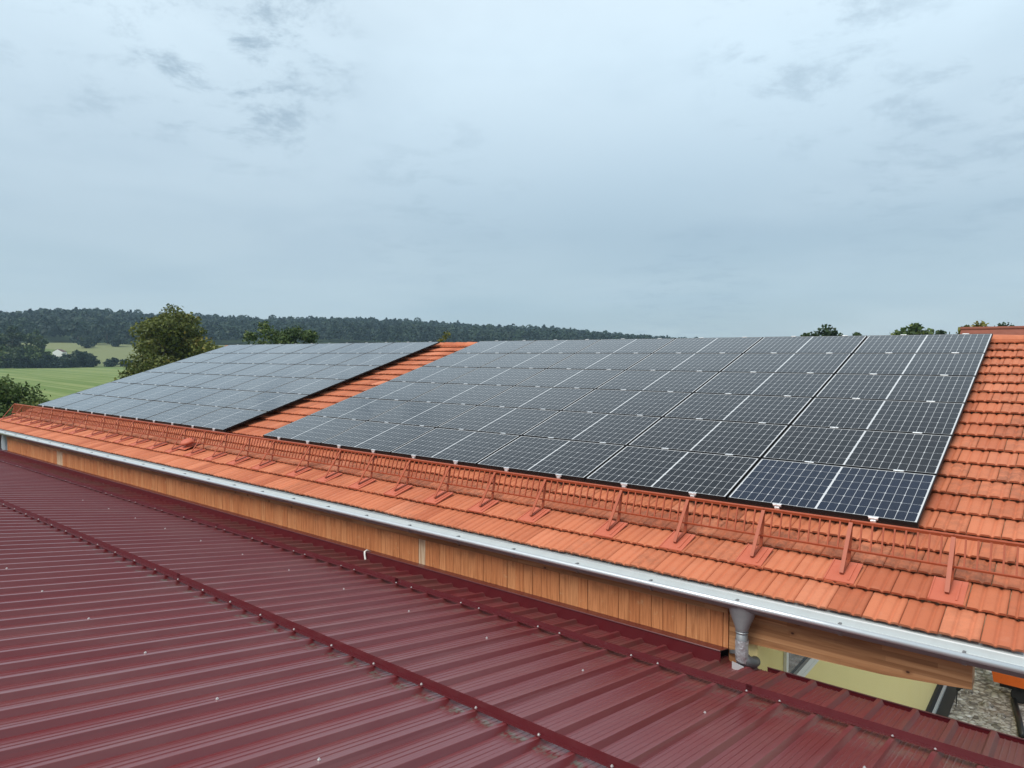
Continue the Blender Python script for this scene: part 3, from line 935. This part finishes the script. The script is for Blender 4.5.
# object coordinates are slope-aligned enough for the streaks: keep world axes
rr = obj('roof', mesh_np('roof', VV, FF, M_red), red)
mb = MB()                                   # insulation core and far slope
mb.prism_x([redpt(0, -.012, -.004)[1:], redpt(0, WM, -.004)[1:], (redpt(0, WM)[1] - 7.5, redpt(0, WM)[2] - 1.26), (redpt(0, WM)[1] - 7.5, redpt(0, WM)[2] - 1.34), redpt(0, WM, -.085)[1:], redpt(0, -.012, -.085)[1:]], XM0, XM1)
mb.build('panel_core', M_foam, rr)
mb = MB()
mb.prism_x([(-1.30, GZ - .3), (-1.30, ZR - .075), (redpt(0, WM)[1], redpt(0, WM)[2] - .11), (redpt(0, WM)[1] - 7.3, redpt(0, WM)[2] - 1.36), (redpt(0, WM)[1] - 7.3, GZ - .3)], XM0 + .1, XM1 - .1)
mb.build('wall', M_wallwhite, red)
# small screws on the lapped ribs
mb = MB()
mb.tube([(0, 0, 0), (0, 0, .005)], .009, 10); mb.tube([(0, 0, .005), (0, 0, .011)], [.006, .005], 6)
me_sc = mb.mesh('screw', M_screw)
for k in range(-9, 6):
    for wv in (1.53, 3.93):
        xx = LAP - .02 + k * 4 * RPX
        if -9 < xx < 12: obj('screw', me_sc, rr, redpt(xx + random.uniform(-.012, .012), wv + random.uniform(-.015, .015), RH), (-Dl, 0, 0))
# wall flashing along the board wall
mb = MB()
fy = -1.2 - .19 * cD
fp = [(fy, ZR + .19 * sD + .001), (fy - .001, -1.043), (fy - .010, -1.036), (fy - .006, -1.030), (fy + .006, -1.034), (-1.203, -1.075), (-1.203, -1.081), (fy + .006, -1.042), (fy + .004, ZR + .19 * sD + .001)]
mb.prism_x(fp, -10.5, 9.395)
mb.build('flashing', M_redtrim, red)
# little gutter along the free eave
mb = MB()
gy0 = -1.2 + .012
ge = [(gy0, ZR - .09), (gy0, ZR - .012), (gy0 + .003, ZR - .012), (gy0 + .003, ZR - .087), (gy0 + .085, ZR - .087), (gy0 + .085, ZR - .006), (gy0 + .076, ZR - .002), (gy0 + .078, ZR + .003), (gy0 + .091, ZR + .001), (gy0 + .090, ZR - .09)]
mb.prism_x(ge[::-1], 9.70, XM1)
mb.build('gutter', M_redtrim, red)
# snow rails of angle strip
def snow_rail(wv, x0, x1, joins, label, scr):
    mb = MB()
    xs = [x0] + joins + [x1]
    for q in range(len(xs) - 1):
        dh = .004 * (q % 2)
        p_ = [(wv - .004, RH + .002), (wv - .004, RH + .050), (wv, RH + .052), (wv, RH + .006), (wv + .036, RH + .006), (wv + .036, RH + .002)]
        pts = [redpt(0, a, h + dh)[1:] for a, h in p_]
        mb.prism_x(pts, xs[q], xs[q + 1] + (.05 if q < len(xs) - 2 else 0))
    o = mb.build('snow_rail', M_redtrim)
    tag(o, label, 'snow rail', 'snow rails on the metal roof')
    for i in range(i0, i1):
        if (i % 4) in scr and x0 < LAP + i * RPX < x1:
            obj('screw', me_sc, o, redpt(LAP + i * RPX, wv + .022, RH + .007), (-Dl, 0, 0))
snow_rail(2.755, -4.6, XM1, [1.25, 4.9, 10.6], 'dark red angle snow rail on the metal roof, nearer one crossing the foreground', (0, 2))
snow_rail(.80, -10.6, XM1, [-6.2, -2.1, 2.0, 5.9, 9.84], 'dark red angle snow rail on the metal roof, next to the board wall', (0, 1))
# bent conduit end peeping from the flashing
mb = MB()
c0 = Vector(redpt(4.74, .12, 0))
mb.tube([(4.66, -1.30, -1.06), (4.66, -1.37, -1.02), (4.665, -1.405, -1.03), (4.675, -1.412, -1.07), (4.69, -1.416, -1.11), (4.71, -1.43, -1.135)], .013, 8)
tag(mb.build('conduit', M_cable, smooth=True), 'short bent pale conduit hanging over the red flashing by the board wall', 'conduit')

# ------------------------------------------------------------------ yard things
sk = thing('skip_trailer', (11.35, 10.0, GZ + .02), 'bright orange tipping skip trailer standing on the gravel yard', 'trailer')
mb = MB()
prof_s = [(-.84, .36), (.80, .36), (.92, .84), (-.92, .84)]
inn = [(-.90, .84), (.90, .84), (.78, .40), (-.82, .40)]
Vs = [(x, y, z) for y in (-.42, .42) for x, z in prof_s]
mb.add(Vs, [(0, 1, 2, 3), (7, 6, 5, 4), (0, 4, 5, 1), (1, 5, 6, 2), (3, 7, 4, 0)])
Vs = [(x, y, z) for y in (-.40, .40) for x, z in inn]
mb.add(Vs, [(0, 1, 2, 3), (7, 6, 5, 4), (1, 5, 6, 2), (2, 6, 7, 3), (3, 7, 4, 0)])
mb.build('tub', M_orange, sk)
mb = MB()
for y in (-.43, .43): mb.box(-.95, .95, y - .02, y + .02,   .83, .87, .005)
for x in (-.93, .93): mb.box(x - .02, x + .02, -.41, .41,   .83, .87, .005)
mb.build('rim', M_orange, sk)
mb = MB(); mb.box(-.75, .75, -.30, -.22, .25, .358); mb.box(-.75, .75, .22, .30, .25, .358); mb.box(.75, 1.35, -.03, .03, .27, .33)
mb.build('chassis', M_tyre, sk)
for x in (-.42, .42):
    for y in (-.26, .26):
        mb = MB(); mb.tube([(x, y - .04, .15), (x, y - .03, .15), (x, y + .03, .15), (x, y + .04, .15)], [.12, .15, .15, .12], 20)
        mb.build('wheel', M_tyre, sk)
mb = MB(); mb.tube([(10.84, 9.65, GZ + .075), (10.95, 9.0, GZ + .075), (11.06, 8.2, GZ + .075)], .055, 14)
tag(mb.build('drain_pipe', M_pipe, smooth=True), 'black plastic pipe lying on the gravel at the right edge', 'pipe')
st = thing('marker_stake', (9.98, 8.75, GZ), 'small thin stake with dark cap standing in gravel beside the yellow wall', 'stake')
mb = MB(); mb.tube([(0, 0, 0), (.02, .01, .42)], .009, 8); mb.build('rod', M_pipe, st)
mb = MB(); mb.tube([(.02, .01, .36), (.06, .01, .45), (.11, .01, .42)], [.03, .05, .02], 10); mb.build('cap', M_tyre, st)
for (x, y, s_) in [(10.25, 7.3, .10), (10.7, 8.9, .08), (10.45, 9.2, .12), (11.2, 7.2, .09), (10.1, 9.6, .07)]:
    bm = bmesh.new(); bmesh.ops.create_icosphere(bm, subdivisions=2, radius=s_)
    for v in bm.verts: v.co *= 1 + random.uniform(-.22, .2); v.co.z *= .6
    me = bpy.data.meshes.new('stone'); bm.to_mesh(me); bm.free(); me.materials.append(M_gravel)
    o = obj('stone', me, None, (x, y, GZ + .03))
    tag(o, 'loose grey stone lying on the gravel yard', 'stone', 'loose stones on the gravel')

# ------------------------------------------------------------------ neighbour roof beyond the ridge
nb = thing('neighbour_house', (16, 37, GZ), 'neighbouring house with brownish red tiled roof beyond the ridge', 'house')
nx0, nx1 = 6.75 - 16, 16.0
mb = MB(); rz, ry = 2.66 - GZ, 0.0
mb.prism_x([(-4.6, rz - 3.3), (0, rz), (4.6, rz - 3.3), (4.6, rz - 3.45), (0, rz - .16), (-4.6, rz - 3.45)], nx0 + .35, nx1)
mb.build('roof', M_farroof, nb).location = (0, -4.4, 0)
mb = MB(); mb.prism_x([(-4.2, 0), (4.2, 0), (4.2, rz - 3.3), (0, rz - .2), (-4.2, rz - 3.3)], nx0 + .7, nx1 - .3)
mb.build('wall', M_wallwhite, nb).location = (0, -4.4, 0)
mb = MB(); mb.tube([(nx0 + .33, 0, rz + .02), (nx1, 0, rz + .02)], .09, 10)
mb.build('ridge_cap', M_farroof, nb).location = (0, -4.4, 0)

# ------------------------------------------------------------------ trees
def leaf_cloud(blobs, n, size, flat=.0, tint_sp=.22, shell=.55):
    """leaf-sized quads scattered through a set of ellipsoids (cx,cy,cz,rx,ry,rz)"""
    B = np.array(blobs, dtype=float)
    wgt = (B[:, 3] * B[:, 4] * B[:, 5]) ** (2 / 3)
    idx = rng.choice(len(B), n, p=wgt / wgt.sum())
    d_ = rng.normal(size=(n, 3)); d_ /= np.linalg.norm(d_, axis=1)[:, None]
    rad = shell + (1.06 - shell) * rng.random(n) ** .6
    rad *= 1 + .12 * rng.normal(size=n)
    cen = B[idx, :3] + d_ * B[idx, 3:6] * rad[:, None]
    nr = d_ * .6 + rng.normal(size=(n, 3)) * .75 + np.array([0, 0, .35])
    nr /= np.linalg.norm(nr, axis=1)[:, None]
    a = np.cross(nr, rng.normal(size=(n, 3))); a /= np.linalg.norm(a, axis=1)[:, None]
    b = np.cross(nr, a)
    s1 = size * (.6 + .8 * rng.random(n))[:, None]; s2 = s1 * (.5 + .5 * rng.random(n))[:, None]
    V = np.stack([cen - a * s1 - b * s2 * .3, cen - b * s2, cen + a * s1 + b * s2 * .2, cen + b * s2], 1).reshape(-1, 3)
    F = np.arange(n * 4).reshape(n, 4)
    btint = rng.random(len(B))
    tn = np.clip(.5 + (btint[idx] - .5) * .6 + rng.normal(size=n) * tint_sp, 0, 1)
    return V, F, np.repeat(tn, 4)
def make_tree(name, loc, h, rad, material, label, cat='tree', n=3000, leaf=.22, lobes=26, trunk=.3, bottom=.25, group=None, squash=1.0, wild=.5):
    x, y, z = loc
    z = float(terrain(np.array([x]), np.array([y]))[0]) if z is None else z
    T = thing(name, (x, y, z - .05), label, cat, group)
    blobs = []
    cz0 = h * bottom
    for q in range(lobes):
        f = rng.random()
        zc = cz0 + (h - cz0) * (.10 + .80 * f)
        env = rad * math.sin(math.pi * min(1, max(.06, (1 - f * .93)))) ** .55 * (1 - .25 * f)
        an = rng.random() * 2 * math.pi
        rr_ = env * (.25 + .72 * rng.random() ** .5)
        s = rad * (.20 + .20 * rng.random()) * (1 - .35 * f)
        blobs.append((math.cos(an) * rr_, math.sin(an) * rr_ * squash, zc, s * 1.15, s * 1.15, s * .85))
    s = rad * .22
    blobs.append((rng.normal() * .1 * rad, 0, h - s * .75, s, s, s * .9))
    V, F, tn = leaf_cloud(blobs, n, leaf, shell=.35)
    obj('crown', mesh_np('crown', V, F, material, {'tint': tn}), T)
    mb = MB()
    top = h * .72
    mb.tube([(0, 0, -.3), (rad * .02, 0, h * .2), (-rad * .03, rad * .02, h * .45), (0, 0, top)], [trunk, trunk * .8, trunk * .5, trunk * .1], 8)
    for bl in blobs[:14]:
        mb.tube([(0, 0, h * (.18 + .25 * rng.random())), (bl[0] * .5, bl[1] * .5, bl[2] * .75), bl[:3]], [trunk * .4, trunk * .22, trunk * .06], 6)
    mb.build('trunk', M_bark, T)
    return T
make_tree('broadleaf_tree', (-50.9, 22.1, GZ), 11.1, 4.45, M_leaf_big, 'large olive green autumn tinged tree behind the left solar array', n=42000, leaf=.125, lobes=80, trunk=.28, bottom=.0)
make_tree('shrub', (-27.6, 2.9, GZ), 5.85, 3.2, M_leaf_mid, 'dark green rounded shrub at the left edge beside the tiled roof', 'shrub', n=42000, leaf=.07, lobes=70, trunk=.12, bottom=.05)
grp = 'trees peeping over the ridge behind the left array'
make_tree('broadleaf_tree', (-60.8, 37.2, GZ), 10.45, 3.6, M_leaf_mid, 'light green tree top above the left array ridge, beside the large tree', n=9000, leaf=.15, lobes=40, group=grp)
make_tree('broadleaf_tree', (-57.7, 39.7, GZ), 9.9, 3.6, M_leaf_mid, 'darker green tree top above the left array, right of the light green one', n=9000, leaf=.15, lobes=40, group=grp)
make_tree('broadleaf_tree', (-62.6, 41.5, GZ), 9.6, 1.7, M_leaf_dark, 'small dark tree top between two larger crowns above the left array', n=2000, leaf=.17, group=grp)
make_tree('broadleaf_tree', (-37.7, 43.1, GZ), 9.1, 1.9, M_leaf_yel, 'small yellowish tree top above the gap between the arrays', n=1800, leaf=.15, group=grp)
g2 = 'trees beyond the ridge on the right'
for (x, y, zt_, rd, mt, lab, nn_) in [
        (-8.32, 67.2, 4.2, 3.5, M_leaf_dark, 'widest rounded dark tree top beyond the ridge of the right array', 4200),
        (-7.0, 74.7, 3.8, 2.2, M_leaf_dark, 'small low dark tree top just right of the widest rounded one', 2200),
        (-13.1, 76.2, 3.75, 1.6, M_leaf_dark, 'tiny dark tree top just left of the widest rounded one', 1500),
        (-1.67, 72.6, 4.45, 2.9, M_leaf_mid, 'mid green rounded tree top beyond the right array, nearest the neighbour roof', 4200),
        (-1.2, 85.9, 4.1, 2.4, M_leaf_dark, 'low dark tree top left of the neighbouring brown roof', 2200),
        (-.2, 79.0, 4.0, 2.0, M_leaf_dark, 'lowest dark tree top touching the neighbouring brown roof', 1500),
        (4.25, 64.6, 4.15, 2.4, M_leaf_yel, 'pale yellow green tree top rising behind the neighbouring brown roof', 3000),
        (4.7, 90.4, 4.9, 4.0, M_leaf_dark, 'flat dark tree top behind the neighbouring brown roof, at the right edge', 3000)]:
    make_tree('broadleaf_tree', (x, y, GZ), zt_ - GZ, rd, mt, lab, n=int(nn_ * 1.8), leaf=.19, group=g2, lobes=36)
# field trees, hedge and the white farmhouse at the far side of the meadow
def pol(az, r): return CAM.x + r * math.sin(R(az)), CAM.y + r * math.cos(R(az))
g3 = 'trees at the far side of the meadow'
far_trees = [(-76.3, 405, 19.0, 9, 'd', 'tall dark tree at the left edge across the meadow'),
             (-74.7, 415, 19.5, 9, 'd', 'tallest dark tree in the clump across the meadow'),
             (-73.7, 400, 15.5, 7, 'd', 'dark bushy tree in the middle of the clump across the meadow'),
             (-73.35, 418, 17.5, 6, 'm', 'lighter olive crowned tree in the clump left of the white farmhouse'),
             (-75.3, 396, 10.5, 6, 'm', 'low light green tree before the dark clump across the meadow'),
             (-73.4, 394, 10.0, 6.5, 'm', 'low rounded brownish green tree before the dark clump'),
             (-74.4, 392, 9.0, 5.5, 'd', 'low dark tree at the meadow edge before the tall clump')]
for az, r, h, rd, k, lab in far_trees:
    x, y = pol(az, r)
    make_tree('field_tree', (x, y, None), h, rd, M_leaf_dark if k == 'd' else M_leaf_mid, lab, n=2600, leaf=.55, group=g3, lobes=24, trunk=.3, bottom=.0)
hz = [(-72.3, 393, 5.6, 7), (-71.6, 396, 6.2, 6), (-70.9, 396, 8.0, 6), (-70.4, 398, 6.8, 5), (-73.0, 392, 6.4, 6)]
for i, (az, r, h, rd) in enumerate(hz):
    x, y = pol(az, r)
    lab = ['broad dark bush of the meadow hedge under the white farmhouse', 'dark hedge bush right below the white farmhouse', 'tallest dark hedge bush right of the white farmhouse',
           'dark hedge bush at the right end of the meadow hedge', 'dark hedge bush under the olive crowned tree'][i]
    make_tree('hedge_bush', (x, y, None), h, rd, M_leaf_far, lab, 'bush', n=1700, leaf=.5, group='bushes of the meadow hedge', lobes=20, trunk=.15, bottom=0)
fb = [(-68.9, 402, 4.6, 4.5, 'round dark bush standing alone on the far meadow strip'), (-68.0, 404, 3.6, 4.5, 'low dark bush beside the large olive tree at the meadow end'),
      (-67.3, 392, 3.0, 3.0, 'small bush half hidden by the large olive tree')]
for az, r, h, rd, lab in fb:
    x, y = pol(az, r)
    make_tree('meadow_bush', (x, y, None), h, rd, M_leaf_far, lab, 'bush', n=900, leaf=.45, lobes=14, trunk=.12, bottom=0, group='lone bushes on the far meadow')
g4 = 'hedgerow trees before the wooded hill'
hw = [(-70.4, 530, 6, 5), (-69.9, 560, 9, 6), (-69.2, 570, 12, 6), (-68.6, 545, 7, 6), (-68.1, 585, 11, 6), (-67.4, 560, 7, 5), (-71.0, 590, 8, 6), (-66.6, 585, 10, 6)]
pos_w = ['first', 'second', 'third', 'fourth', 'fifth', 'sixth', 'seventh', 'eighth']
order = sorted(range(len(hw)), key=lambda q: hw[q][0])
for i, (az, r, h, rd) in enumerate(hw):
    x, y = pol(az, r)
    make_tree('hedgerow_tree', (x, y, None), h, rd, M_leaf_far, '%s hedgerow tree counted from the left below the wooded hill' % pos_w[order.index(i)], n=900, leaf=.6, lobes=14, trunk=.2, bottom=0, group=g4)
fx, fy_ = pol(-72.05, 470)
fzz = float(terrain(np.array([fx]), np.array([fy_]))[0])
fh = thing('farmhouse', (fx, fy_, fzz), 'distant small white farmhouse between the dark trees at the meadow end', 'house', rot=(0, 0, R(150)))
mb = MB(); mb.prism_x([(-2.4, -1), (2.4, -1), (2.4, 3.2), (0, 4.6), (-2.4, 3.2)], -5.0, 5.0); mb.build('wall', M_wallwhite, fh)
mb = MB(); mb.prism_x([(-2.55, 3.15), (0, 4.64), (2.55, 3.15), (2.55, 3.25), (0, 4.76), (-2.55, 3.25)], -4.8, 4.8); mb.build('roof', M_roofdark, fh)
for x in (-2.6, -.9, .9, 2.6):
    mb = MB(); mb.box(x - .45, x + .45, -2.46, -2.405, 1.3, 2.5); mb.build('window', M_glass, fh)
# the wooded hill: one far-off mass
Vs = []; Fs = []; Ts = []; base = 0
cand = []
az = -82.0
for r in np.concatenate([np.arange(622, 760, 16), np.arange(760, 1040, 22)]):
    step = np.degrees(9.0 / r)
    a_ = np.arange(-98, -14, step)
    a_ = a_ + rng.normal(size=len(a_)) * step * .4
    cand.append(np.stack([a_, np.full(len(a_), r) + rng.normal(size=len(a_)) * 7], 1))
cand = np.concatenate(cand)
ex_ = CAM.x + cand[:, 1] * np.sin(np.radians(cand[:, 0])); ey_ = CAM.y + cand[:, 1] * np.cos(np.radians(cand[:, 0]))
ez_ = terrain(ex_, ey_)
# occlusion cull: keep only trees that can show above those in front
el_ = np.maximum(elev(cand[:, 0]), .012)
ntr = len(cand)
hh = 13.5 + 4.5 * rng.random(ntr) + 2.5 * (rng.random(ntr) < .10)
hh = hh * np.clip(el_ / .040, .35, 1)
rad = 4.6 + 2.6 * rng.random(ntr)
rad *= np.clip(el_ / .040, .45, 1)
con = rng.random(ntr) < .35
NL = 120
dirs = rng.normal(size=(ntr, NL, 3)); dirs /= np.linalg.norm(dirs, axis=2)[:, :, None]
dirs[:, :, 2] = np.abs(dirs[:, :, 2]) * 1.3 - .35
cz = ez_ + hh * .55
sx = rad[:, None] * (.8 + .35 * rng.random((ntr, NL)))
tz = dirs[:, :, 2] * (hh * .47)[:, None]
# conifers narrow towards the tip
frac = np.clip((dirs[:, :, 2] + .35) / 1.3, 0, 1)
taper = np.where(con[:, None], 1.0 - .85 * frac, 1.0)
ctr = np.stack([ex_[:, None] + dirs[:, :, 0] * sx * taper, ey_[:, None] + dirs[:, :, 1] * sx * taper, cz[:, None] + tz], -1).reshape(-1, 3)
m_ = len(ctr)
dn = dirs.reshape(-1, 3)
nr = dn * .8 + rng.normal(size=(m_, 3)) * .55 + np.array([0, 0, .3]); nr /= np.linalg.norm(nr, axis=1)[:, None]
a_ = np.cross(nr, rng.normal(size=(m_, 3))); a_ /= np.linalg.norm(a_, axis=1)[:, None]
b_ = np.cross(nr, a_)
s1 = (.9 + .7 * rng.random(m_))[:, None] * np.repeat(np.clip(rad / 4.2, .5, 1.2), NL)[:, None]; s2 = s1 * .7
Vf = np.stack([ctr - a_ * s1, ctr - b_ * s2, ctr + a_ * s1, ctr + b_ * s2], 1).reshape(-1, 3)
Ff = np.arange(m_ * 4).reshape(m_, 4)
tt = np.where(con, .10 + .25 * rng.random(ntr), .25 + .6 * rng.random(ntr))
tf = np.clip(np.repeat(tt, NL) + rng.normal(size=m_) * .06, 0, 1)
fo = obj('forest', mesh_np('forest', Vf, Ff, M_leaf_far, {'tint': np.repeat(tf, 4)}))
tag(fo, 'dark green mixed wood covering the long low hill on the horizon', 'forest', kind='stuff')

# ------------------------------------------------------------------ haze
def haze_box():
    mb = MB(); mb.box(-1500, 900, -700, 1500, -40, 130)
    m = bpy.data.materials.new('pale_air'); m.use_nodes = True
    nt = m.node_tree; nt.nodes.remove(nt.nodes['Principled BSDF'])
    v = nt.nodes.new('ShaderNodeVolumePrincipled')
    v.inputs['Color'].default_value = (.55, .78, .98, 1); v.inputs['Density'].default_value = .00021
    nt.links.new(v.outputs[0], nt.nodes['Material Output'].inputs['Volume'])
    o = mb.build('haze', m)
    tag(o, 'thin pale haze over the far meadows and wooded hill', 'haze', kind='stuff')
USE_HAZE = True
if USE_HAZE: haze_box()
